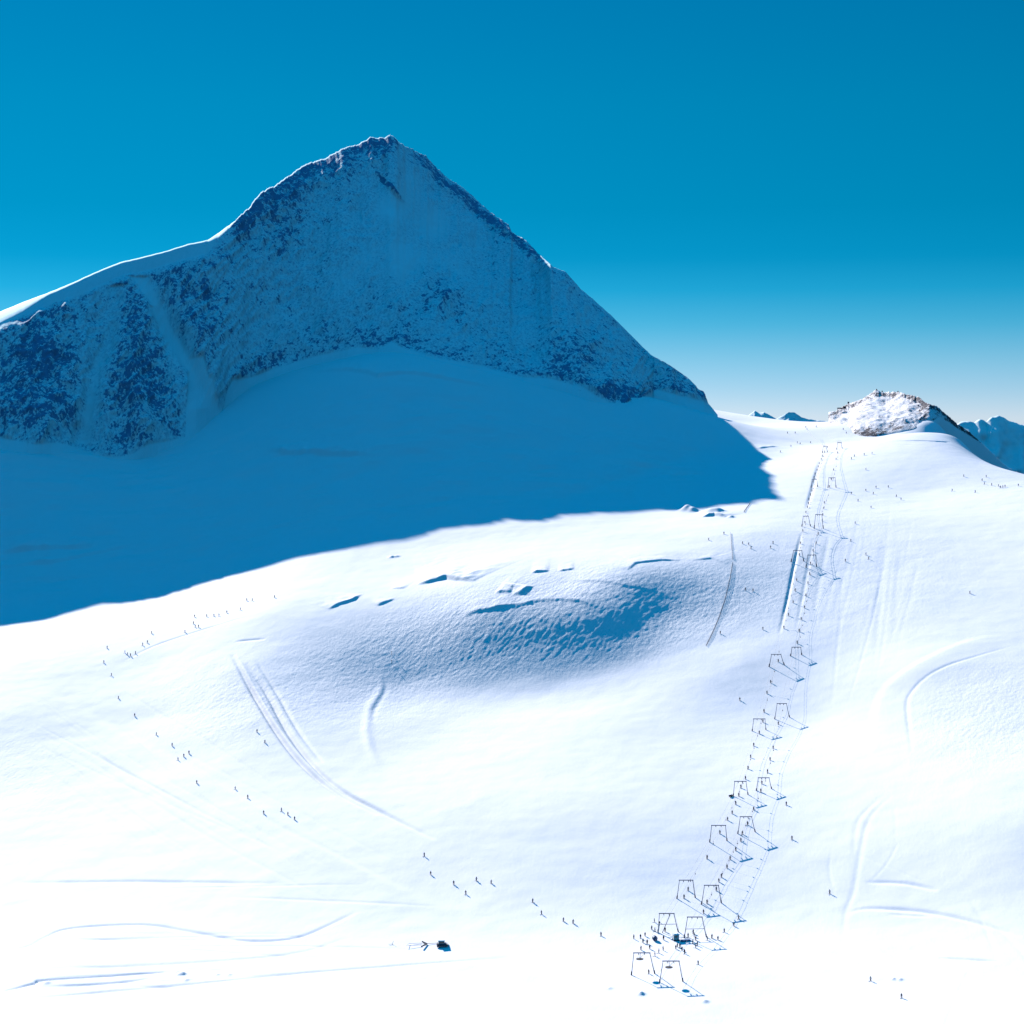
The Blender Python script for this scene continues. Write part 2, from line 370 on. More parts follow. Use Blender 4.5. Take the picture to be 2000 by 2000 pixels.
def track(p0, p1, bend, A_, w):
    (x0, y0), (x1, y1) = p0, p1; L = []
    for q in np.linspace(0, 1, 4): L.append((x0 + (x1 - x0) * q + bend * math.sin(math.pi * q) * (y1 - y0) / 100.0, y0 + (y1 - y0) * q + bend * math.sin(math.pi * q) * 0.4))
    feature(L, A_, 'ridge', w)
for i in range(16):      # runs fanning out on the left flank down to the flat
    x0 = rt.uniform(40, 330); y0 = rt.uniform(1330, 1480); track((x0, y0), (x0 + rt.uniform(260, 520), y0 + rt.uniform(190, 330)), rt.uniform(-12, 12), -rt.uniform(.12, .3), rt.uniform(.8, 1.6))
for i in range(16):      # straight runs right of the lift
    x0 = rt.uniform(1640, 1800); y0 = rt.uniform(980, 1120); track((x0, y0), (x0 - rt.uniform(20, 70), y0 + rt.uniform(150, 320)), rt.uniform(-3, 3), -rt.uniform(.04, .10), rt.uniform(.9, 1.8))
for i in range(14):      # long level lines over the flat
    x0 = rt.uniform(0, 500); y0 = rt.uniform(1700, 1990); track((x0, y0), (x0 + rt.uniform(300, 600), y0 + rt.uniform(-35, 25)), rt.uniform(-15, 15), -rt.uniform(.12, .3), rt.uniform(.8, 1.4))
for i in range(10):
    x0 = rt.uniform(1500, 1900); y0 = rt.uniform(1500, 1900); track((x0, y0), (x0 + rt.uniform(-60, 240), y0 + rt.uniform(60, 150)), rt.uniform(-12, 12), -rt.uniform(.05, .12), rt.uniform(.8, 1.6))
feature([(1735,862),(1800,861),(1858,864)], -0.9, 'ridge', 1.3)
feature([(1745,868),(1790,869)], -0.4, 'ridge', 1.2)
feature([(1480,876),(1500,873),(1520,872)], 0.9, 'scarp', 1.2, 6)
for (a, b, h, w) in [(358,1902,1.1,1.4),(345,1899,.7,1.5),(350,1903,.6,1.3),(364,1914,0.7,1.5),(1252,1941,1.3,1.5),(1377,1956,0.9,1.6),(92,1919,0.6,1.6),
                     (425,1903,.5,1.2),(448,1903,.5,1.2),(1342,996,4.5,5),(1354,998,3.0,4),(1388,1000,3.0,6),(1405,1000,2.6,5),(1745,1912,.8,1.2),(1758,1913,.8,1.2),
                     (1428,1010,1.6,2.5),(765,1088,1.3,2.2),(775,1087,1.0,2.2),(1190,1930,.5,1.3)]:
    p = cast(a, b, Zsm); Zg += h * np.exp(-(((Xg - p.x) ** 2 + (Yg - p.y) ** 2) / (w * w)))
ROUGH = np.clip(ROUGH + 0.02, 0, 1)
snow = grid_mesh('snow_slope', Xg, Yg, Zg, [M_SNOW], {'rough': ROUGH}, flip=False)
snow['kind'] = 'structure'

# ================================================================== mountain: ridge depth follows from where its shadow ends
SIL = [(-520,850),(-330,765),(-200,700),(-100,655),(0,609),(43,591),(91,573),(145,551),(188,531),(235,512),(275,503),(326,490),(366,477),(406,469),(428,454),(446,441),
 (471,419),(489,403),(500,385),(514,372),(536,363),(565,343),(598,321),(634,309),(663,294),(700,281),(724,268),(745,269),(766,264),(782,279),(832,306),
 (869,343),(906,368),(944,403),(993,440),(1000,453),(1027,469),(1055,498),(1080,521),(1105,531),(1134,564),(1159,585),(1196,618),(1238,660),(1271,693),
 (1308,713),(1341,736),(1358,757),(1374,773),(1380,784),(1390,798),(1402,812)]
RIM = [(-520,34),(-200,28),(0,21),(43,18),(91,5),(145,3),(235,3),(330,2.5),(400,3),(425,10),(446,7),(460,2),(500,3),(700,2.2),(766,2),(800,0.4),(1400,0.2)]
VPX, VPY = -1000.0, -1379.0
def sun_hit(u, y):
    best = None
    for (ax, ay), (bx, by) in zip(BND[:-1], BND[1:]):
        dx, dy = u - VPX, y - VPY; ex, ey = bx - ax, by - ay
        den = dx * ey - dy * ex
        if abs(den) < 1e-9: continue
        s = ((ax - VPX) * ey - (ay - VPY) * ex) / den; r = ((ax - VPX) * dy - (ay - VPY) * dx) / den
        if 0 <= r <= 1 and s > 1.0 and (best is None or s > best[0]): best = (s, ax + r * ex, ay + r * ey)
    return best
RU, RY = [], []
for u in np.linspace(-330, 1376, 120):
    y = float(interp(u, SIL) + interp(u, RIM)); h = sun_hit(u, y)
    if h is None: continue
    B = cast(h[1], h[2])
    tu = (u - 1000) / F
    t = (tu * B.y - B.x) / (-2000.0 - tu * F)
    if t <= 0: continue
    RU.append(u); RY.append(B.y + t * F)
RU = np.array(RU); RY = np.array(RY)
print('ridge', [(int(a), int(b)) for a, b in zip(RU[::8], RY[::8])])
BASE = [(-520,900),(-200,890),(0,884),(65,892),(145,890),(203,912),(262,905),(330,880),(380,868),(431,820),(453,765),(493,755),(543,735),(616,712),(700,695),(737,693),(766,684),
 (786,694),(848,712),(944,732),(1014,752),(1068,758),(1134,778),(1163,795),(1209,810),(1263,785),(1300,786),(1337,790),(1360,797),(1380,807),(1402,815)]
def strip(name, us, sil, rim, Yridge, basef, rockf, mat, rows_=260, amp=1.0, jag=None, cap_slope=12.0, backs=((25, -30), (200, -260), (600, -500)), prof=1.0, minrun=12.0, run=None, ribs=None):
    """a mountain side: from its foot on the glacier up to its crest, a snow cap on top, then down the far side"""
    us = np.asarray(us, float); nu = len(us)
    ys = interp(us, sil) + (jag(us) if jag is not None else 0)
    rm = interp(us, rim); yin = ys + rm
    Yr = Yridge(us); zr = (HZ - yin) / F * Yr
    by = basef(us); Yb = np.empty(nu); zb = np.empty(nu)
    for i, u in enumerate(us):
        p = cast(u, max(by[i], yin[i] + 0.5), Zsm); Yb[i] = p.y
    kk = min(91, nu // 4 * 2 + 1); Yb = np.convolve(np.pad(Yb, kk // 2, 'edge'), np.ones(kk) / kk, 'valid')
    if run is not None: Yr = Yb + run(us); zr = (HZ - yin) / F * Yr
    Yb = np.minimum(Yb, Yr - minrun); zb = (HZ - np.maximum(by, yin + 0.5)) / F * Yb
    if run is None:
        ji = np.clip(np.searchsorted(rows, Yb), 1, len(rows) - 1)
        for i, u in enumerate(us): zb[i] = min(zb[i] + 30, float(np.interp(u, cols, Zsm[ji[i] - 1]))) - 3
    tu = (us - 1000) / F
    v = np.linspace(0, 1, rows_)[:, None]
    Y = Yb + (Yr - Yb) * v; Z = zb + (zr - zb) * (v ** prof)
    X = tu * Y
    L = np.hypot(Yr - Yb, zr - zb); s = v * L
    PY = HZ - F * Z / Y; PX = np.repeat(us[None], rows_, 0)
    rock = np.clip(rockf(PX, PY, v), 0, 1.4)
    env = np.clip(v * 7, 0, 1) * np.clip((1 - v) * 9 + 0.02, 0, 1)
    rid = lambda a, b, sd: 1 - 2 * np.abs(perlin(a, b, sd))
    D = (7 * fbm(X / 95, s / 170, 2, 51) + 5.0 * rid(X / 34, s / 100, 53) * (0.3 + rock) + 2.6 * rid(X / 12, s / 22, 55) * (0.25 + rock)
         + 1.1 * fbm(X / 4.5, s / 7, 2, 57) * rock) * env * np.minimum(amp, L / 90)
    if ribs is not None: D = D + ribs(PX, PY) * np.clip(v * 7, 0, 1) * np.clip((1 - v) * 2.2, 0, 1) ** 1.5
    ny = -(zr - zb) / L; nz = (Yr - Yb) / L
    Y2 = Y + ny * D; Z2 = Z + nz * D * 0.6; X2 = X + 0.25 * D
    rX, rY, rZ, rR = [X2], [Y2], [Z2], [rock]
    dcap = np.maximum(rm, 0.3) * Yr / F / math.tan(math.radians(cap_slope)) + 0.5
    for q in (0.33, 0.66, 1.0):
        yy = Yr + dcap * q; pyc = yin + (ys - yin) * (1 - (1 - q) ** 1.5)
        rX.append((tu * yy)[None]); rY.append(yy[None]); rZ.append(((HZ - pyc) / F * yy)[None]); rR.append(rock[-1:] * 0.35)
    zt = rZ[-1]
    for dy, dz in backs:
        yy = rY[-1] * 0 + (Yr + dcap + dy); rX.append(tu * yy); rY.append(yy); rZ.append(zt + dz); rR.append(np.full((1, nu), 0.5))
    o = grid_mesh(name, np.vstack(rX), np.vstack(rY), np.vstack(rZ), [mat], {'rock': np.vstack(rR)})
    o['kind'] = 'structure'; return o

k_ = np.ones(15) / 15
RYs = np.convolve(np.pad(RY, 2, 'edge'), np.ones(5) / 5, 'valid')
def ridgeY(us): return np.interp(us, RU, RYs)
def base_y(us): return interp(us, BASE)
ROCKLINE = [(-520,880),(0,852),(30,858),(65,868),(110,864),(145,866),(203,888),(232,891),(262,884),(290,867),(330,858),(362,850),(368,700),(395,700),(405,740),(425,800),(436,803),(440,770),(413,743),(453,740),(493,733),
 (543,714),(616,693),(662,684),(700,675),(737,680),(766,664),(786,676),(848,695),(944,713),(1014,734),(1068,738),(1134,759),(1163,776),(1209,792),(1263,773),(1283,759),(1337,773),(1380,786)]
def rock_density(px, py, v):
    top = interp(px[0], SIL)[None]; bot = interp(px[0], ROCKLINE)[None]
    d = 0.42 + 0 * px
    d += 0.25 * perlin(px / 60, py / 60, 61)
    d += 0.75 * np.exp(-((py - top) / 45) ** 2) * smooth(430, 480, px) * (1 - smooth(745, 800, px))
    d += 0.95 * np.exp(-((py - top - 16) / 20) ** 2) * smooth(780, 840, px) * (1 - smooth(1030, 1075, px))
    d += 0.25 * np.exp(-((py - top - 10) / 20) ** 2) * smooth(1040, 1080, px)
    d += 0.35 * blob(px, py, 560, 430, 150, 90, -0.6)
    d -= 0.30 * blob(px, py, 780, 450, 170, 130)
    d += 1.0 * blob(px, py, 755, 362, 40, 5, 0.75, 2)
    d += 0.55 * np.exp(-np.clip(bot - py, 0, 999) / 28) * smooth(440, 470, px)
    d += 0.5 * blob(px, py, 860, 590, 60, 45) + 0.35 * blob(px, py, 1110, 690, 60, 60)
    d += 0.6 * blob(px, py, 1200, 770, 45, 20)
    # the left buttresses
    left = 1 - smooth(400, 460, px)
    d += left * (0.12 + 0.55 * blob(px, py, 270, 760, 90, 120) + 0.45 * blob(px, py, 255, 610, 50, 60) + 0.5 * blob(px, py, 60, 740, 90, 130, 0, 2)
                 + 0.3 * blob(px, py, 100, 610, 60, 40) + 0.4 * blob(px, py, 390, 590, 60, 55) + 0.4 * blob(px, py, 340, 530, 40, 25) + 0.4 * blob(px, py, 430, 700, 60, 50))
    gul = lambda a, b, w: np.exp(-((px - np.interp(py, [p[1] for p in a], [p[0] for p in a])) / w) ** 2) * ((py > a[0][1]) & (py < a[-1][1]))
    d -= left * (0.9 * gul([(270, 540), (330, 640), (395, 760), (440, 860)], None, 20) + 0.6 * gul([(228, 560), (222, 640), (190, 720), (165, 860)], None, 22)
                 + 0.35 * gul([(300, 600), (340, 720), (372, 850)], None, 12))
    d -= 1.6 * (1 - smooth(8, 42, py - top)) * (1 - smooth(395, 430, px))
    below = smooth(-3, 5, py - bot)
    return np.clip(d, -0.2, 1.15) * (1 - below) - 1.0 * below * 0
us = np.concatenate([np.linspace(-326, -6, 60), np.linspace(0, 1401, 975)])
def jag_m(u):
    w = smooth(435, 455, u) * (1 - 0.8 * smooth(1040, 1060, u))
    return w * (2.2 * perlin(u / 9.0, u * 0 + 0.5, 71) + 1.5 * perlin(u / 3.5, u * 0 + 0.5, 73)) + 0.6 * perlin(u / 14.0, u * 0, 75)
def ribs_m(px, py):
    g = lambda a, w: np.exp(-((px - np.interp(py, [p[1] for p in a], [p[0] for p in a])) / w) ** 2)
    return (11 * g([(235, 540), (255, 640), (262, 760), (275, 880)], 34) + 9 * g([(110, 600), (80, 700), (70, 860)], 45) + 7 * g([(360, 500), (372, 600), (410, 760)], 26)
            - 7 * g([(290, 540), (345, 660), (410, 800)], 22) - 6 * g([(228, 560), (215, 640), (180, 720), (160, 860)], 20)) * (1 - smooth(430, 500, px)) + 6 * blob(px, py, 1150, 720, 50, 70) + 5 * blob(px, py, 850, 600, 50, 60)
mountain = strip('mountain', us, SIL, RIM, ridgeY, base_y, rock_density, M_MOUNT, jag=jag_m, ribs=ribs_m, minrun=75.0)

# ---- the rocky knoll right of the pass and the dark bank running down from it
KS = [(1622,808),(1635,801),(1655,789),(1679,781),(1690,775),(1702,768),(1709,762),(1714,762),(1723,766),(1754,765),(1774,771),(1795,775),(1805,785),(1831,794),(1849,810),(1870,828),(1893,843),
      (1919,867),(1940,887),(1966,911),(1979,920),(2000,926),(2060,945)]
KB = [(1622,812),(1635,826),(1660,846),(1690,854),(1730,849),(1760,843),(1800,838),(1836,822),(1855,832),(1875,852),(1904,886),(1924,901),(1945,909),(1980,926),(2060,952)]
def kY(us):
    y0 = np.interp(us, [1622, 1660, 1730, 1836, 1875, 1945, 2060], [2240, 2130, 2080, 2010, 1930, 1800, 1700])
    return y0
def kr(px, py, v):
    d = 0.34 + 0.5 * perlin(px / 14 + py / 12, py / 7, 81)
    d += 0.9 * blob(px, py, 1700, 847, 32, 9, 0, 1.5) + 0.5 * blob(px, py, 1760, 835, 60, 10) + 0.45 * blob(px, py, 1800, 800, 30, 28)
    d += 0.6 * np.exp(-((py - interp(px[0], KS)[None] - 5) / 7) ** 2)
    d += 0.5 * smooth(1835, 1860, px)
    return d * (1 - smooth(0.0, 4.0, py - interp(px[0], [(1620,830),(1660,850),(1690,853),(1730,848),(1760,838),(1800,836),(1836,812),(1870,835),(2060,950)])[None]))
M_KNOLL = mountain_material('knoll_rock_and_snow', (0.04, 0.04, 0.06), (0.12, 0.11, 0.13), 1.6, (0.86, 0.83, 0.89))
ku = np.linspace(1618, 2056, 340)
kyb = interp(ku, KB) + 1 + 34 * smooth(1822, 1870, ku); kb = np.array([cast(u, y, Zsm).y for u, y in zip(ku, kyb)])
kb = np.minimum(kb, np.interp(ku, [1618, 1660, 1836, 1945, 2060], [2190, 2120, 2030, 1860, 1760]))
w_ = smooth(1800, 1850, ku); kb = kb * (1 - w_) + w_ * np.interp(ku, [1800, 1850, 1960, 2060], [2040, 2065, 2130, 2180])   # the dark bank stands behind the bright shoulder
kb = np.convolve(np.pad(kb, 22, 'edge'), np.ones(45) / 45, 'valid')
krun = np.interp(ku, [1618,1660,1730,1790,1815,1836,1875,1945,2056], [60,190,220,120,52,34,26,22,20])
kcy = kb + krun
ksil = np.convolve(np.pad(interp(ku, KS), 20, 'edge'), np.ones(41) / 41, 'valid'); kjag = (interp(ku, KS) - ksil) + 1.8 * perlin(ku / 5.0, ku * 0 + .3, 91) + 1.2 * perlin(ku / 2.2, ku * 0 + .7, 92)
kzb = (HZ - kyb) / F * kb; kzr = (HZ - ksil) / F * kcy
Q_ = np.concatenate([np.linspace(-1, 0, 14)[:-1], np.linspace(0, 1, 120), np.linspace(1, 2, 16)[1:]])[:, None]
kt = np.clip(Q_, 0, 1)
KY = np.where(Q_ < 0, kb + Q_ * 70, np.where(Q_ > 1, kcy + (Q_ - 1) ** 1.6 * 420, kb + kt * krun))
KZ = -kjag / F * kcy * np.clip(1 - np.abs(Q_ - 1) * 3.5, 0, 1) + np.where(Q_ < 0, kzb + Q_ * 45, np.where(Q_ > 1, kzr - (Q_ - 1) ** 1.3 * 330, kzb + (kzr - kzb) * kt ** 0.72))
KX = (ku - 1000) / F * KY
KPX = np.repeat(ku[None], len(Q_), 0); KPY = HZ - F * KZ / KY
KR = np.clip(kr(KPX, KPY, kt), 0, 1.3)
KN = (2.0 * fbm(KX / 22, KY / 26, 3, 93) + 1.6 * fbm(KX / 7, KZ / 4, 3, 95) * KR) * np.clip(kt * 8, 0, 1) * np.clip((1 - kt) * 6, 0.0, 1) * np.clip(krun / 90, .1, 1)
o = grid_mesh('rocky_knoll', KX, KY, KZ + KN, [M_KNOLL], {'rock': KR}); o['kind'] = 'structure'

# ---- far ranges
M_FAR = mountain_material('haze_tinted_rock_and_snow', (0.42, 0.62, 0.76), (0.55, 0.74, 0.85), 0.035, (0.85, 0.92, 0.96))  # rock tones paled towards blue to imitate aerial haze
def far_range(name, sil, Y0, depth, ybase, seed, rock=0.5):
    us = np.linspace(sil[0][0], sil[-1][0], 200); R = 60
    ys = interp(us, sil) + (2.0 if Y0 < 10000 else 0.9) * fbm(us / 12, us * 0 + seed, 4, seed); tu = (us - 1000) / F
    v = np.linspace(0, 1, R)[:, None]; Y = Y0 + depth * v + 0 * us; zt = (HZ - ys) / F * (Y0 + depth); zb = (HZ - ybase) / F * Y0
    Z = zb + (zt - zb) * v ** 1.1; X = tu * Y
    D = (fbm(X / 330, Z / 260, 4, seed + 1) * 70 + fbm(X / 90, Z / 70, 3, seed + 5) * 38) * np.sin(np.pi * np.clip(v, 0, 1)) ** 0.6
    Y2 = Y - D
    bX = tu * (Y0 + depth * 1.2); bx2 = tu * (Y0 + depth * 2.5)
    X = np.vstack([X, bX[None], bx2[None]]); Y2 = np.vstack([Y2, np.full((1, 200), Y0 + depth * 1.2), np.full((1, 200), Y0 + depth * 2.5)])
    Z = np.vstack([Z, zt[None] - depth * 0.1, zt[None] - depth])
    rk = np.clip(rock + 0.6 * perlin(X / 300, Z / 200, seed + 2), 0, 1)
    o = grid_mesh(name, X, Y2, Z, [M_FAR], {'rock': rk}); o['kind'] = 'structure'
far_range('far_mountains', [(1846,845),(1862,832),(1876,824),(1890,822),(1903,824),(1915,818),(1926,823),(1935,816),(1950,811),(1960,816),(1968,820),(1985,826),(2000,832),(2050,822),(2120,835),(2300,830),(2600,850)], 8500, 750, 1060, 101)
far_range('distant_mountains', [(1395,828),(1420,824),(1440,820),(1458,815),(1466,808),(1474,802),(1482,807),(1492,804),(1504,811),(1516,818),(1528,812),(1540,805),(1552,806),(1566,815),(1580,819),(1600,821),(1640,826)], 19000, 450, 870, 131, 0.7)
# ---- valley far below, out to the horizon
me = bpy.data.meshes.new('valley_floor'); R = 60000
me.from_pydata([(-R, -R, -1300), (R, -R, -1300), (R, R, -1300), (-R, R, -1300)], [], [(0, 1, 2, 3)])
M_VAL = NT('valley_snow'); vv = M_VAL.coord()
M_VAL.l(M_VAL.mix(M_VAL.noise(vv, 0.0006, 6), (0.10, 0.13, 0.15), (0.7, 0.78, 0.85)), M_VAL.b.inputs['Base Color']); M_VAL.b.inputs['Roughness'].default_value = 0.9
me.materials.append(M_VAL.m); o = bpy.data.objects.new('valley_floor', me); COL.objects.link(o); o['kind'] = 'structure'

# ================================================================== things on the slope
M_STEEL = plain('galvanised_steel', (0.26, 0.26, 0.33), 0.5, 0.2)
M_DARK = plain('dark_rubber', (0.03, 0.03, 0.04), 0.8)
M_PAD = plain('crash_padding', (0.06, 0.07, 0.12), 0.8)
M_ROPE = plain('steel_rope', (0.10, 0.10, 0.12), 0.6)
M_RED = plain('red_paint', (0.35, 0.05, 0.04), 0.4)
M_BLUE = plain('blue_panel', (0.10, 0.19, 0.38), 0.5)
M_HUT = plain('grey_blue_cladding', (0.85, 0.88, 0.92), 0.6)
M_GLASS = plain('dark_window_glass', (0.02, 0.03, 0.05), 0.1)
M_ROOF = plain('snowy_roof', (0.70, 0.76, 0.82), 0.8)
M_NET = plain('dark_net', (0.03, 0.04, 0.09), 0.9)
M_SKIN = plain('skin', (0.5, 0.33, 0.25), 0.6)
M_BOOT = plain('ski_boot', (0.04, 0.04, 0.05), 0.5)
M_CLOTH = [plain('jacket_black', (0.025, 0.025, 0.035), 0.8), plain('jacket_navy', (0.03, 0.04, 0.12), 0.8), plain('jacket_dark_red', (0.16, 0.03, 0.04), 0.8),
           plain('jacket_dark_green', (0.03, 0.08, 0.07), 0.8), plain('jacket_grey', (0.12, 0.12, 0.15), 0.8)]
M_TROUS = [plain('trousers_black', (0.03, 0.03, 0.04), 0.8), plain('trousers_slate', (0.08, 0.09, 0.13), 0.8)]
def orient(a, b):
    d = b - a; return Matrix.Translation((a + b) / 2) @ d.to_track_quat('Z', 'Y').to_matrix().to_4x4(), d.length
class MB:
    def __init__(s): s.bm = bmesh.new()
    def tube(s, a, b, r, r2=None, seg=8):
        a = Vector(a); b = Vector(b); m, L = orient(a, b)
        bmesh.ops.create_cone(s.bm, cap_ends=True, segments=seg, radius1=r, radius2=r if r2 is None else r2, depth=L, matrix=m); return s
    def box(s, c, d, rot=None, bevel=0.0):
        m = Matrix.Translation(c) @ (rot.to_4x4() if rot is not None else Matrix.Identity(4)) @ Matrix.Diagonal((d[0], d[1], d[2], 1))
        g = bmesh.ops.create_cube(s.bm, size=1.0, matrix=m)
        if bevel:
            es = list({e for v in g['verts'] for e in v.link_edges})
            bmesh.ops.bevel(s.bm, geom=es, offset=bevel, segments=2, affect='EDGES', profile=0.5)
        return s
    def ball(s, c, r, sc=(1, 1, 1)):
        bmesh.ops.create_icosphere(s.bm, subdivisions=2, radius=r, matrix=Matrix.Translation(c) @ Matrix.Diagonal((sc[0], sc[1], sc[2], 1))); return s
    def prism(s, prof, x0, x1):
        """profile of (y, z) points extruded along x"""
        a = [s.bm.verts.new((x0, y, z)) for y, z in prof]; b = [s.bm.verts.new((x1, y, z)) for y, z in prof]
        s.bm.faces.new(a); s.bm.faces.new(b[::-1]); n = len(prof)
        for i in range(n): s.bm.faces.new((a[i], b[i], b[(i + 1) % n], a[(i + 1) % n]))
        return s
    def build(s, name, mat, parent=None, smooth_=False):
        bmesh.ops.recalc_face_normals(s.bm, faces=s.bm.faces)
        me = bpy.data.meshes.new(name); s.bm.to_mesh(me); s.bm.free(); me.materials.append(mat)
        if smooth_: me.polygons.foreach_set('use_smooth', [True] * len(me.polygons))
        o = bpy.data.objects.new(name, me); COL.objects.link(o)
        if parent is not None: o.parent = parent
        return o
def thing(name, label, cat, loc=(0, 0, 0), rotz=0.0, group=None):
    o = bpy.data.objects.new(name, None); o.empty_display_size = 0.2; COL.objects.link(o)
    o.location = loc; o.rotation_euler = (0, 0, rotz); o['label'] = label; o['category'] = cat
    if group: o['group'] = group
    return o
def tag(o, label, cat, group=None):
    o['label'] = label; o['category'] = cat
    if group: o['group'] = group
    return o
ORD = ['first','second','third','fourth','fifth','sixth','seventh','eighth','ninth','tenth','eleventh','twelfth','thirteenth','fourteenth','fifteenth','sixteenth',
       'seventeenth','eighteenth','nineteenth','twentieth','twenty-first','twenty-second','twenty-third','twenty-fourth','twenty-fifth','twenty-sixth','twenty-seventh','twenty-eighth','twenty-ninth','thirtieth']
for tens_ in ('thirty', 'forty', 'fifty'):
    ORD += [tens_ + '-' + o_ for o_ in ORD[:9]] + [{'thirty': 'fortieth', 'forty': 'fiftieth', 'fifty': 'sixtieth'}[tens_]]

# ---------------- lift towers: (left foot, right foot, beam left, beam right) in the photo, extra bar, wheel
LEFT = [((1233,1901),(1279,1905),(1238,1861),(1269,1861)), ((1285,1820),(1325,1821),(1288,1784),(1316,1784)), ((1322,1754),(1358,1754),(1327,1719),(1353,1719)),
        ((1386,1643),(1420,1644),(1390,1612),(1417,1612)), ((1432,1553),(1461,1554),(1435,1526),(1457,1526)), ((1469,1426),(1496,1427),(1472,1404),(1494,1404)),
        ((1502,1300),(1532,1301),(1507,1278),(1525,1278)), ((1545,1094),(1570,1099),(1550,1075),(1566,1075)), ((1566,1027),(1583,1029),(1569,1008),(1579,1008)),
        ((1584,951),(1597,952),(1586,936),(1595,936)), ((1606,884),(1616,884),(1608,871),(1614,871))]
RIGHT = [((1288,1917),(1334,1919),(1295,1877),(1326,1877)), ((1336,1830),(1380,1832),(1343,1791),(1371,1791)), ((1370,1763),(1409,1767),(1376,1729),(1403,1729)),
         ((1441,1626),(1475,1627),(1446,1595),(1468,1595)), ((1477,1542),(1507,1543),(1481,1519),(1502,1519)), ((1513,1402),(1542,1403),(1518,1374),(1536,1374)),
         ((1544,1279),(1566,1281),(1547,1264),(1564,1264)), ((1574,1106),(1595,1109),(1578,1084),(1593,1084)), ((1590,1031),(1608,1034),(1593,1005),(1605,1005)),
         ((1617,952),(1633,953),(1619,933),(1631,933)), ((1634,877),(1645,877),(1636,864),(1643,864))]
def up_to(px, py, Y): return Vector(((px - 1000) / F * Y, Y, (HZ - py) / F * Y))
ropes = {}
for side, lst in (('left', LEFT), ('right', RIGHT)):
    pa, pb = [], []
    for i, (fl, fr, bl, br) in enumerate(lst):
        A0 = cast(*fl); B0 = cast(*fr); Y = (A0.y + B0.y) / 2
        # both feet at the same distance; each leg reaches down into the snow
        wA = up_to(fl[0], fl[1], Y); wB = up_to(fr[0], fr[1], Y)
        gz = lambda w: float(cast_z(w.x, w.y))
        ji = int(np.clip(np.searchsorted(rows, Y), 1, len(rows) - 1))
        def cz(px): return float(np.interp(px, cols, Zg[ji]))
        base = Vector(((wA.x + wB.x) / 2, Y, (cz(fl[0]) + cz(fr[0])) / 2))
        zA = cz(fl[0]) - base.z; zB = cz(fr[0]) - base.z
        TA = up_to(bl[0], bl[1], Y) - base; TB = up_to(br[0], br[1], Y) - base
        FA = Vector((wA.x - base.x, 0, zA)); FB = Vector((wB.x - base.x, 0, zB))
        near = 'lowest' if i == 0 else 'topmost' if i == len(lst) - 1 else ORD[i] + ' from the bottom'
        extra = ', big wheel under its beam' if i == 0 else ', second bar at mid height' if i == 1 else ''
        t = thing('lift_tower', f'steel portal tower of the {side} lift, {near}{extra}', 'lift tower', base, 0, 'portal towers of the two ski lift lines')
        lr = 0.17 if Y < 1250 else 0.20
        for Fp, T in ((FA, TA), (FB, TB)):
            lg = MB().tube(Fp - Vector((0, 0, 0.8)), T, lr * 1.15, lr * 0.85).build('leg', M_STEEL, t)
            MB().tube(Fp - Vector((0, 0, 0.3)), Fp + (T - Fp) * (0.16 if Y < 1250 else 0.24), lr * 1.9, lr * 1.8).build('leg_padding', M_PAD, lg)
        MB().box((TA + TB) / 2, ((TB - TA).length + 0.7, 0.42, 0.42)).build('cross_beam', M_STEEL, t)
        if i == 1: MB().tube(FA.lerp(TA, 0.42), FB.lerp(TB, 0.42), 0.12).build('tie_bar', M_STEEL, t)
        for q, (lo) in enumerate((0.30, 0.68)):
            c = TA.lerp(TB, lo)
            sh = MB().box(c + Vector((0, 0, -0.45)), (0.22, 2.0, 0.22)).box(c + Vector((0, 0, -0.28)), (0.16, 0.16, 0.35)).build('sheave_bracket', M_STEEL, t)
            for yy in (-0.8, -0.3, 0.3, 0.8):
                MB().tube(c + Vector((-0.12, yy, -0.62)), c + Vector((0.12, yy, -0.62)), 0.24, seg=12).build('sheave_wheel', M_DARK, sh)
            (pa if q == 0 else pb).append(base + c + Vector((0, 0, -0.9)))
        if i < 3:
            la = MB()
            for dx in (-0.2, 0.2): la.tube(FB + Vector((dx, -0.35, 1.5)), TB + Vector((dx, -0.35, 0)), 0.03, seg=6)
            n_ = 16
            for k in range(n_):
                c = FB.lerp(TB, (k + 2) / (n_ + 3)) + Vector((0, -0.35, 0.2)); la.tube(c - Vector((0.2, 0, 0)), c + Vector((0.2, 0, 0)), 0.025, seg=6)
            la.build('ladder', M_STEEL, t)
        if i == 0:
            wc = TA.lerp(TB, 0.42) + Vector((-0.3, 0.6, -3.0)); wh = MB()
            wh.tube(wc - Vector((0, 0, 0.14)), wc + Vector((0, 0, 0.14)), 1.7, seg=28); wheel = wh.build('return_wheel', M_DARK, t)
            MB().tube(wc - Vector((0, 0, .3)), wc + Vector((0, 0, .35)), 0.4, seg=12).build('hub', M_STEEL, wheel)
            MB().tube(wc + Vector((0, 0, .3)), TA.lerp(TB, 0.42) + Vector((0, 0, -.2)), 0.1).tube(wc + Vector((0, 0, .3)), TA.lerp(TB, 0.7), 0.07).build('wheel_hanger', M_STEEL, t)
            pa[-1] = base + wc + Vector((-1.7, 0, 0)); pb[-1] = base + wc + Vector((1.7, 0, 0))
    ropes[side] = (pa, pb)
    top = pa[-1].lerp(pb[-1], 0.5) + Vector((6, 190, 24))
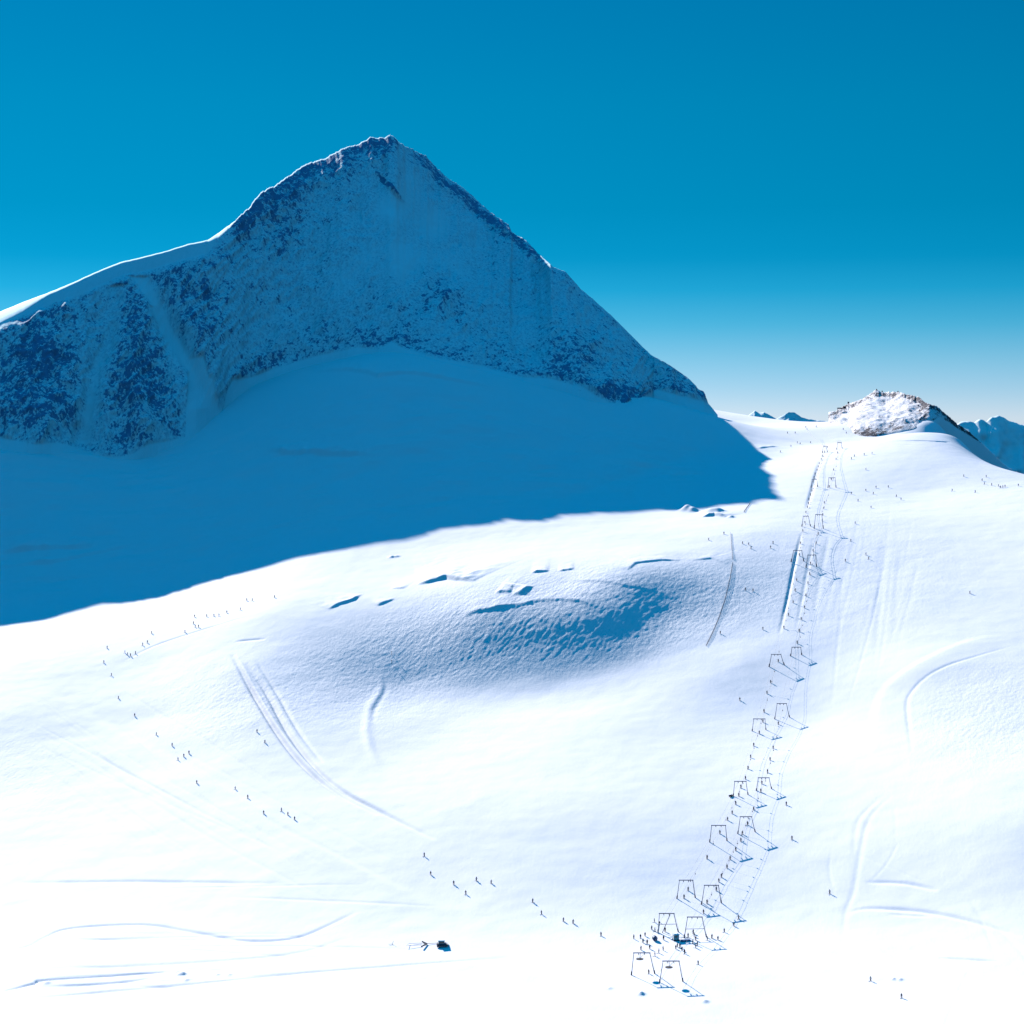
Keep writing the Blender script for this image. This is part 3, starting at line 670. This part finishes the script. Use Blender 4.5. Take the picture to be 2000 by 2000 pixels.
    for q, (pl, nm) in enumerate(((pa, 'descending'), (pb, 'ascending'))):
        pl = pl + [top + Vector((-1 + 2 * q, 0, 0))]
        m = MB()
        for a, b in zip(pl[:-1], pl[1:]):
            N = 4; sag = (b - a).length * 0.012; prev = a
            for k in range(1, N + 1):
                f = k / N; p = a.lerp(b, f) - Vector((0, 0, 4 * sag * f * (1 - f))); m.tube(prev, p, 0.03 if a.y < 1350 else 0.055, seg=5); prev = p
        tag(m.build('haul_rope', M_ROPE), f'thin {nm} haul rope of the {side} ski lift line', 'rope', 'haul ropes of the ski lifts')

# ---------------- skiers
def skin_person(name, joints, edges, radii):
    me = bpy.data.meshes.new(name + '_skeleton'); me.from_pydata(joints, edges, []); o = bpy.data.objects.new(name, me); COL.objects.link(o)
    md = o.modifiers.new('skin', 'SKIN'); md.use_smooth_shade = True
    for v, r in zip(me.skin_vertices[0].data, radii): v.radius = (r, r)
    me.skin_vertices[0].data[0].use_root = True
    ss = o.modifiers.new('sub', 'SUBSURF'); ss.levels = 1; ss.render_levels = 1
    dg = bpy.context.evaluated_depsgraph_get(); nm = bpy.data.meshes.new_from_object(o.evaluated_get(dg)); nm.name = name
    bpy.data.objects.remove(o); bpy.data.meshes.remove(me); return nm
def body_mesh(pose):
    # facing +Y; 1.75 m tall when upright
    if pose == 'ski':
        J = [(0,0,.93),(0,.02,1.12),(0,.08,1.34),(0,.13,1.50),(0,.17,1.66), (-.11,.0,.88),(-.15,.16,.50),(-.15,.02,.12),(-.15,.15,.05), (.11,.0,.88),(.15,.16,.50),(.15,.02,.12),(.15,.15,.05),
             (-.19,.09,1.38),(-.30,.10,1.12),(-.32,.34,1.02),(-.32,.42,1.02), (.19,.09,1.38),(.30,.10,1.12),(.32,.34,1.02),(.32,.42,1.02)]
    elif pose == 'tow':
        J = [(0,0,.93),(0,-.02,1.12),(0,-.04,1.34),(0,-.04,1.50),(0,-.01,1.66), (-.11,0,.88),(-.13,.10,.50),(-.13,.12,.12),(-.13,.26,.05), (.11,0,.88),(.13,.10,.50),(.13,.12,.12),(.13,.26,.05),
             (-.19,-.03,1.38),(-.26,.02,1.12),(-.18,.24,1.05),(-.16,.32,1.06), (.19,-.03,1.38),(.24,.06,1.14),(.14,.28,1.22),(.12,.34,1.28)]
    else:
        J = [(0,0,.95),(0,0,1.14),(0,.01,1.38),(0,.02,1.54),(0,.03,1.70), (-.10,0,.90),(-.12,.03,.50),(-.13,0,.10),(-.13,.14,.05), (.10,0,.90),(.12,.03,.50),(.13,0,.10),(.13,.14,.05),
             (-.19,0,1.42),(-.25,-.02,1.15),(-.24,.12,.92),(-.24,.18,.87), (.19,0,1.42),(.25,-.02,1.15),(.24,.14,.95),(.24,.2,.9)]
    E = [(0,1),(1,2),(2,3),(3,4),(0,5),(5,6),(6,7),(7,8),(0,9),(9,10),(10,11),(11,12),(2,13),(13,14),(14,15),(15,16),(2,17),(17,18),(18,19),(19,20)]
    Rr = [.20,.19,.22,.08,.11,.14,.11,.09,.07,.14,.11,.09,.07,.11,.085,.065,.05,.11,.085,.065,.05]
    me = skin_person('body', J, E, Rr)
    for m in (M_CLOTH[0], M_TROUS[0], M_SKIN, M_BOOT): me.materials.append(m)
    for p in me.polygons:
        c = p.center; z = c.z
        p.material_index = 3 if z < .28 else 1 if z < .92 and abs(c.x) < .23 else 2 if z > 1.52 and c.y > J[4][1] + .03 else 0
    return me
BODY = {k: body_mesh(k) for k in ('ski', 'tow', 'stand')}
def shared(mb, name, mat):
    o = mb.build(name, mat); me = o.data; bpy.data.objects.remove(o); return me
HEAD = {'ski': (0, .18, 1.70), 'tow': (0, 0, 1.70), 'stand': (0, .03, 1.74)}
HELM = {k: shared(MB().ball((h[0], h[1] - .01, h[2] + .03), .135, (1, 1.12, .95)).box((h[0], h[1] + .125, h[2] - .005), (.17, .05, .07)), 'helmet', M_DARK) for k, h in HEAD.items()}
SKI = {}
for sx in (-.14, .14):
    SKI[sx] = shared(MB().prism([(-.75, 0), (.85, 0), (1.0, .13), (.98, .15), (.84, .035), (-.75, .035)], sx - .05, sx + .05), 'ski', M_DARK)
POLE = {}
for pose, hy, hz in (('ski', .42, 1.0), ('stand', .18, .88), ('tow', .32, 1.05)):
    for sx in (-.33, .33):
        q = sx if pose == 'ski' else sx * .75
        y2 = hy - .55 if pose == 'ski' else hy - .7 if pose == 'tow' else hy + .15
        POLE[(pose, sx)] = shared(MB().tube((q, hy, hz + .12), (q, y2, .02), .018, seg=5).tube((q, hy, hz - .03), (q, hy, hz + .13), .03, seg=6), 'ski_pole', M_ROPE)
def link(me, name, parent):
    o = bpy.data.objects.new(name, me); COL.objects.link(o); o.parent = parent; return o
people_at = []
def person(px, py, label, group, pose='ski', face=None, rz=None):
    """a skier whose middle shows at (px, py) in the photo, standing on the snow"""
    g0 = cast(px, py); g = cast(px, py + 0.9 * F / g0.y)
    for (q, r) in people_at:                                     # never two bodies in one place
        if math.hypot(g.x - q, g.y - r) < 0.7: g = cast(px + 4, py + 0.9 * F / g0.y + 2)
    people_at.append((g.x, g.y))
    if rz is None:
        rz = {'ski': math.pi + random.uniform(-1.2, 1.2), 'tow': random.uniform(-.15, .15) - 0.12, 'stand': random.uniform(0, 6.28)}[pose]
    near = g.y < 1330
    t = thing('person', label, 'person', g + Vector((0, 0, -0.02)), rz, group); sc_ = random.uniform(.97, 1.08) * 1.15; t.scale = (sc_ * 1.15, sc_ * 1.15, sc_)
    b = link(BODY[pose], 'body', t)
    b.material_slots[0].link = 'OBJECT'; b.material_slots[0].material = random.choice(M_CLOTH)
    b.material_slots[1].link = 'OBJECT'; b.material_slots[1].material = random.choice(M_TROUS)
    link(HELM[pose], 'helmet', t)
    if pose != 'stand' or random.random() < .7:
        for sx in (-.14, .14): link(SKI[sx], 'ski', t)
    if near:
        for sx in (-.33, .33): link(POLE[(pose, sx)], 'ski_pole', t)
    return t, g
def series(lst, where, group, pose='ski', word='from the top'):
    lst = list(lst); out = []
    n_ = len(lst)
    for i, (a, b) in enumerate(lst):
        pos = (ORD[i] + ' ' + word) if i else ('the topmost' if word == 'from the top' else ORD[0] + ' ' + word)
        if i == n_ - 1 and n_ > 2: pos = 'the last ' + word
        out.append(person(a, b, f'dark {where}, {pos}', group, pose))
    return out
byy = lambda l: sorted(l, key=lambda p: (p[1], p[0])); byx = lambda l: sorted(l)
series(byx([(536,1165),(482,1171),(493,1171),(470,1189),(443,1195),(428,1201),(418,1201),(404,1202)]), 'skier on the upper left traverse', 'skiers on the upper left traverse', word='from the left')
series(byy([(380,1203),(378,1216),(381,1223),(388,1223),(361,1233)]), 'skier in the knot below the upper traverse', 'skiers at the foot of the upper left traverse')
series(byx([(296,1235),(288,1253),(279,1258),(265,1274)]), 'skier gliding to the left turn', 'skiers gliding to the left turn', word='from the left')
series(byx([(244,1273),(249,1277),(255,1279)]), 'skier of the tight trio at the left turn', 'skiers standing at the left turn', 'stand', word='from the left')
series(byy([(209,1264),(203,1292),(218,1317),(231,1362),(263,1396),(305,1433),(336,1454)]), 'skier of the file curving down left', 'skiers curving down the left piste')
series(byx([(348,1482),(359,1475),(369,1469)]), 'skier of the slanting row of three', 'row of three skiers on the left piste', word='from the left')
series(byy([(384,1527),(459,1539),(484,1556),(515,1586),(550,1581),(562,1589),(575,1598)]), 'skier on the lower left piste', 'skiers on the lower left piste')
series(byx([(829,1669),(841,1705),(886,1724),(910,1743),(930,1717),(959,1722),(1040,1759),(1058,1782),(1100,1796),(1119,1800),(1174,1824)]), 'skier of the string crossing the flat', 'skiers crossing the flat to the lift station', word='from the left')
series(byx([(502,1427),(517,1448)]), 'skier beside the twin furrows', 'skiers beside the twin furrows', word='from the left')
series(byy([(1538,845),(1553,845),(1574,834),(1576,838),(1594,833),(1545,871),(1557,864),(1563,866),(1583,864),(1524,882),(1635,812),(1647,838),(1653,845)]), 'skier on the pale pass', 'skiers on the pass')
series(byy([(1669,890),(1688,887),(1703,885),(1691,916),(1663,963),(1691,957),(1711,951),(1706,963),(1735,950),(1676,977),(1701,990),(1751,968),(1760,974),(1663,895)]), 'skier right of the lift top', 'skiers on the upper right slope')
series(byx([(1860,957),(1882,929),(1905,960),(1918,937),(1923,944),(1926,930),(1937,946),(1950,948),(1954,951),(1959,950),(1963,949),(1989,947)]), 'skier on the far right shoulder', 'skiers on the far right shoulder', word='from the left')
series(byy([(1670,1021),(1662,1055),(1651,1094),(1691,1082),(1697,1090),(1894,1157)]), 'skier on the steep slope right of the lift', 'skiers on the steep slope right of the lift')
series(byy([(1384,1053),(1414,1041),(1450,1060),(1462,1062),(1467,1069),(1510,1059),(1505,1068),(1456,1150),(1471,1152),(1407,1235),(1490,1227),(1445,1365)]), 'skier between net and lift', 'skiers between the net and the lift')
series(byy([(1547,1636),(1536,1569),(1621,1742),(1701,1912),(1761,1945)]), 'lone skier on the broad lower right run', 'lone skiers on the lower right run')
series(byy([(1443,1791),(1433,1805),(1415,1817),(1402,1832),(1390,1829),(1381,1833),(1364,1880)]), 'skier arriving right of the lift station', 'skiers arriving right of the lift station')
series(byx([(1238,1830),(1251,1829),(1256,1838),(1264,1840),(1260,1825),(1269,1850),(1252,1852),(1273,1812),(1279,1816)]), 'person in the crowd left of the station', 'people waiting left of the lift station', 'stand', word='from the left')
series(byx([(1279,1864),(1287,1858),(1295,1853),(1296,1832),(1299,1816),(1278,1798),(1267,1898)]), 'person between the lowest left towers', 'people between the lowest towers', 'stand', word='from the left')
series(byx([(1344,1827),(1354,1820),(1356,1826),(1359,1833),(1353,1840),(1359,1848),(1362,1843)]), 'person queueing inside the second right tower', 'people queueing inside the second right tower', 'stand', word='from the left')
series(byx([(1328,1847),(1320,1850),(1337,1859),(1323,1846),(1332,1853)]), 'person in the cluster below the hut', 'people below the small hut', 'stand', word='from the left')
# riders with their tow bars
LR = [(1344,1736),(1336,1751),(1381,1674),(1406,1625),(1421,1599),(1430,1586),(1437,1568),(1443,1552),(1447,1536),(1456,1519),(1461,1499),(1466,1477),(1472,1454),(1483,1430),(1490,1408),(1492,1388),(1498,1352),(1505,1331),(1520,1290),
      (1531,1225),(1556,1132),(1572,1020),(1577,990),(1580,975),(1586,958),(1592,925),(1600,905),(1606,890),(1611,882),(1616,873),(1604,896),(1598,911),(1596,918),(1590,932),(1588,940),(1583,966),(1574,1000),(1579,983),(1568,1036),(1563,1060),(1561,1083),(1553,1152),(1549,1175),(1540,1200)]
RR = [(1374,1780),(1381,1761),(1399,1736),(1404,1719),(1409,1710),(1420,1692),(1426,1675),(1437,1658),(1447,1640),(1450,1626),(1460,1608),(1472,1579),(1486,1544),(1488,1528),(1499,1506),(1504,1482),(1510,1459),(1520,1412),
      (1557,1254),(1561,1231),(1565,1208),(1571,1185),(1574,1162),(1578,1138),(1588,1075),(1609,992),(1610,981),(1620,950),(1628,917),(1633,896),(1636,884),(1624,936),(1607,1005),(1606,1016),(1598,1042),(1594,1060),(1583,1100),(1581,1120)]
def rope_at(pl, Y):
    for a, b in zip(pl[:-1], pl[1:]):
        if a.y <= Y <= b.y:
            f = (Y - a.y) / (b.y - a.y); return a.lerp(b, f) - Vector((0, 0, 4 * (b - a).length * 0.012 * f * (1 - f)))
    return None
for side, lst in (('left', LR), ('right', RR)):
    res = []
    l_ = sorted(lst, key=lambda p: -p[1])
    for i, (a, b) in enumerate(l_):
        w = 'the lowest' if i == 0 else 'the topmost' if i == len(l_) - 1 else ORD[i] + ' from the bottom'
        t, g = person(a, b, f'dark rider towed up the {side} lift line, {w}', f'riders on the {side} lift line', 'tow')
        p = rope_at(ropes[side][1], g.y + 3.5)
        if p is None: continue
        tb = thing('tow_bar', f'tow bar on the {side} haul rope, {w}', 'tow bar', p, 0, f'tow bars of the {side} lift line')
        end = g + Vector((0.28, -0.35, 0.85)) - p
        MB().tube((0, 0, 0.1), (0, 0, -1.1), 0.06, seg=6).tube((-.22, 0, -1.25), (.22, 0, -1.25), 0.26, seg=10).build('spring_box', M_DARK, tb)
        MB().tube((0, 0, -1.3), end, 0.025, seg=5).build('tow_line', M_ROPE, tb)
        MB().tube(end - Vector((.55, 0, 0)), end + Vector((.55, 0, 0)), 0.035, seg=6).build('seat_bar', M_DARK, tb)

# ---------------- groomer with its drag frame, left of the lift station
g = cast(863, 1848)
t = thing('snow_groomer', 'dark snow groomer with rounded light roof standing alone on the flat left of the lift', 'snow groomer', g, 0.08)
MB().prism([(-1.6,0.45),(1.6,0.45),(1.7,1.2),(1.5,1.5),(-1.5,1.5),(-1.7,1.2)], -2.3, 2.3).build('body', M_PAD, t)
for yy in (-1.5, 1.5):
    tr = MB(); pr = [(-2.6,.35),(-2.2,0),(2.2,0),(2.6,.35),(2.4,.8),(-2.4,.8)]
    bmv = tr.prism([(a * 0 + yy + s_, 0) for a, s_ in []] or [(yy - .5, .02), (yy + .5, .02), (yy + .5, .85), (yy - .5, .85)], -2.5, 2.5); k_o = bmv.build('track', M_DARK, t)
    for xx in (-2.0, -1.0, 0, 1.0, 2.0): MB().tube((xx, yy - .55, .42), (xx, yy + .55, .42), .36, seg=12).build('wheel', M_STEEL, k_o)
cab = MB().prism([(-1.2,1.45),(1.2,1.45),(1.15,2.5),(.95,2.75),(-.95,2.75),(-1.15,2.5)], -1.7, 1.2).build('cab', M_HUT, t)
MB().prism([(-1.35,2.72),(1.35,2.72),(1.2,2.98),(.6,3.12),(-.6,3.12),(-1.2,2.98)], -2.0, 1.5).build('roof', M_ROOF, cab)
MB().box((-.25, -1.21, 2.05), (2.4, .05, .75)).build('window', M_GLASS, cab)
MB().box((1.23, 0, 2.05), (.05, 1.9, .8)).build('windscreen', M_GLASS, cab)
MB().prism([(-2.3,.1),(2.3,.1),(2.3,1.2),(-2.3,1.2)], 2.9, 3.05).tube((2.2, -.8, .5), (3.0, -.8, .6), .1).tube((2.2, .8, .5), (3.0, .8, .6), .1).build('blade', M_DARK, t)
g = cast(833, 1845)
t = thing('drag_frame', 'dark forked drag frame with splayed arms lying left of the groomer', 'drag frame', g, 0.08)
MB().tube((-1.6, 0, .5), (5.4, 0, .7), .12).build('drawbar', M_STEEL, t)
MB().tube((0.2, 0, .55), (-2.0, 4.4, .5), .30).build('arm', M_DARK, t)
MB().tube((0.2, 0, .55), (-2.6, -5.0, .5), .33).build('arm', M_DARK, t)
MB().tube((-2.0, 2.0, .3), (-8.5, 2.0, .25), .09).build('rail', M_STEEL, t)
MB().tube((-2.4, -1.6, .3), (-9.0, -1.6, .25), .09).build('rail', M_STEEL, t)
MB().tube((-8.6, 2.0, .3), (-9.8, -2.4, .25), .10).build('cross_bar', M_STEEL, t)
g = cast(765, 1845)
t = thing('snow_stake', 'tilted grey stake with crosspiece at the left end of the drag frame', 'stake', g, 0.3)
MB().tube((0, 0, -.4), (.9, 0, 1.6), .09).build('post', M_STEEL, t); MB().tube((-1.6, 0, .35), (.7, 0, .25), .08).build('crosspiece', M_STEEL, t)
# ---------------- lift station hut, drum, snowmobile
g = cast(1320, 1836)
t = thing('operator_hut', 'small pale blue box hut with dark base between the two lower lift towers', 'hut', g, 0.15)
MB().box((0, 0, 1.5), (2.7, 2.4, 2.4), bevel=.06).build('wall', M_HUT, t)
rf = MB().prism([(-1.5,2.72),(1.5,2.72),(1.5,2.82),(0,3.05),(-1.5,2.82)], -1.6, 1.6).build('roof', M_ROOF, t)
MB().box((0, 0, .15), (3.0, 2.7, .6)).build('base', M_PAD, t)
w_ = MB().box((-.1, -1.22, 1.95), (1.0, .06, .55)).build('window', M_GLASS, t)
MB().box((-.1, -1.26, 1.63), (1.2, .12, .07)).build('sill', M_STEEL, w_)
d_ = MB().box((1.37, .2, 1.25), (.06, .9, 1.9)).build('door', M_BLUE, t); MB().box((1.42, -.1, 1.2), (.05, .04, .14)).build('handle', M_DARK, d_)
g = cast(1339, 1838)
t = thing('loading_ramp', 'low dark blue ramp running from the hut to the queue', 'ramp', g, 0.3)
MB().box((0, 0, .35), (4.6, 1.6, .7), bevel=.05).build('deck', M_BLUE, t)
for xx in (-2.1, 0, 2.1): MB().tube((xx, .7, .3), (xx, .7, 1.6), .05).build('rail_post', M_DARK, t)
MB().tube((-2.1, .7, 1.55), (2.1, .7, 1.55), .05).build('handrail', M_DARK, t)
g = cast(1279, 1837)
t = thing('rope_drum', 'round blue rope drum standing beside the left waiting crowd', 'drum', g, 0.2)
MB().tube((0, -.6, 1.15), (0, .6, 1.15), 1.0, seg=24).build('drum', M_HUT, t)
for yy in (-.65, .65): MB().tube((0, yy - .05, 1.15), (0, yy + .05, 1.15), 1.2, seg=24).build('flange', M_BLUE, t)
for xx in (-.7, .7): MB().tube((xx, 0, -.2), (0, 0, 1.15), .1).build('leg', M_STEEL, t)
A_ = cast(1293, 1822); 
t = thing('tension_boom', 'slanting steel boom rising from the left waiting area to the second left tower', 'boom', A_, 0)
e_ = up_to(1309, 1786, A_.y) - A_
MB().tube((0, 0, -.3), e_, .17).build('boom', M_STEEL, t); MB().tube((-1.9, 0, -.3), (-1.2, 0, 5.2), .22).tube((-1.2, 0, 5.2), (.5, 0, 4.0), .12).build('mast', M_HUT, t)
MB().ball((-1.3, 0, 5.3), .45).build('weight', M_DARK, t)
for (a, b, rr, w) in [(1428, 1556, 0.5, 'beside the fifth left tower')]:
    g = cast(a, b); t = thing('snowmobile', 'black snowmobile parked ' + w, 'snowmobile', g, rr)
    MB().prism([(-.45,.35),(.45,.35),(.4,.8),(.2,.95),(-.2,.95),(-.4,.8)], -1.5, .9).build('body', M_DARK, t)
    MB().box((-.5, 0, 1.0), (1.4, .4, .22), bevel=.05).build('seat', M_PAD, t)
    MB().box((.45, 0, 1.2), (.08, .6, .5), Matrix.Rotation(-.4, 3, 'Y')).build('windshield', M_GLASS, t)
    MB().box((-.4, 0, .2), (2.0, .5, .36), bevel=.1).build('track', M_DARK, t)
    for yy in (-.5, .5): MB().box((1.0, yy, .06), (1.3, .14, .08)).tube((.9, yy, .1), (.6, yy * .6, .5), .04).build('ski', M_STEEL, t)
    MB().tube((.3, -.4, 1.25), (.3, .4, 1.25), .03).build('handlebar', M_STEEL, t)
# ---------------- safety nets
def net(pl, label, h=0.9, step=4.0, r=.07):
    P_ = [cast(*p) for p in pl]; pts_ = []
    for a, b in zip(P_[:-1], P_[1:]):
        n_ = max(1, int((b - a).length / step))
        for k in range(n_): pts_.append(a.lerp(b, k / n_))
    pts_.append(P_[-1]); o0 = pts_[0].copy()
    t = thing('safety_net', label, 'safety net', o0)
    def gz(p):
        i = int(np.clip(np.searchsorted(rows, p.y), 1, len(rows) - 1)); px = 1000 + F * p.x / p.y
        f = (p.y - rows[i - 1]) / (rows[i] - rows[i - 1])
        return float(np.interp(px, cols, Zg[i - 1]) * (1 - f) + np.interp(px, cols, Zg[i]) * f)
    Q = [Vector((p.x, p.y, gz(p))) - o0 for p in pts_]
    for q in Q: MB().tube(q - Vector((0, 0, .3)), q + Vector((0, 0, h + .25)), r, seg=6).build('post', M_DARK, t)
    m = MB()
    for a, b in zip(Q[:-1], Q[1:]):
        for k in range(4): m.tube(a + Vector((0, 0, .1 + h * k / 3)), b + Vector((0, 0, .1 + h * k / 3)), .045, seg=4)
        nn = max(2, int((b - a).length / .7))
        for k in range(nn): c = a.lerp(b, k / nn); m.tube(c + Vector((0, 0, .1)), c + Vector((0, 0, .1 + h)), .035, seg=4)
    m.build('net', M_NET, t)
net([(1427,1042),(1429,1070),(1431,1093)], 'thin dark safety net running straight down from the crest, upper piece')
net([(1431,1100),(1426,1130),(1421,1152),(1416,1172),(1404,1208),(1392,1236),(1379,1262)], 'long dark safety net curving down the blue bank, lower piece', 1.0)
net([(1465,984),(1459,992),(1453,1001)], 'short slanting net right of the snow lumps at the shadow tip', 0.9)
# marker poles on the bank
for i, (a, b) in enumerate([(765, 1279), (765, 1296)]):
    g = cast(a, b); t = thing('marker_pole', 'dark marker pole on the blue bank, ' + ('upper of the two' if i == 0 else 'lower of the two'), 'pole', g, 0, 'marker poles on the bank')
    MB().tube((0, 0, -.3), (0, 0, 2.6), .11, seg=6).build('pole', M_DARK, t); MB().box((0, 0, 2.2), (.5, .08, .6)).build('marker_board', M_DARK, t)
# ---------------- lift head on the knoll shoulder, cairns on the knoll crest
Yk = 2190
b0 = up_to(1643, 799, Yk)
t = thing('lift_head_station', 'small dark lift head platform on the knoll shoulder at the skyline', 'lift station', b0, 0)
MB().box((0, 0, 1.0), (9.0, 4.0, 1.3)).build('platform', M_PAD, t)
MB().box((3.6, 0, 1.9), (3.2, 3.6, 2.8), bevel=.08).build('cabin', M_DARK, t)
for xx in (-4.0, 0.0, 4.0): MB().tube((xx, 0, -8), (xx, 0, .5), .28).build('support', M_STEEL, t)
t = thing('signal_mast', 'thin mast with a dark box standing behind the lift head platform', 'mast', up_to(1657, 797, Yk + 12), 0)
MB().tube((0, 0, -6), (0, 0, 6.0), .18).build('mast', M_STEEL, t); MB().box((0, 0, 6.2), (1.8, 1.0, 2.2)).build('box', M_PAD, t)
for px_, py_, w_, h_, lab in [(1712,767,2.4,5.5,'dark upright rock pinnacle on the left end of the knoll crest'), (1723,768,1.6,4.5,'slim dark rock pinnacle just right of the left crest pinnacle'), (1754,768,2.2,3.6,'squat dark rock block on the middle of the knoll crest')]:
    Yp = float(np.interp(px_, ku, kcy))
    m = MB(); rr_ = random.Random(px_)
    bmesh.ops.create_icosphere(m.bm, subdivisions=2, radius=1.0)
    for v_ in m.bm.verts: k__ = rr_.uniform(.75, 1.15); v_.co = Vector((v_.co.x * w_ * .6 * k__, v_.co.y * w_ * .6 * k__, v_.co.z * h_ * .6 * k__ + h_ * .2))
    o = m.build('crest_rock', M_ROCKD if 'M_ROCKD' in globals() else M_DARK); o.location = up_to(px_, py_, Yp); tag(o, lab, 'rock', 'rocks on the knoll crest')
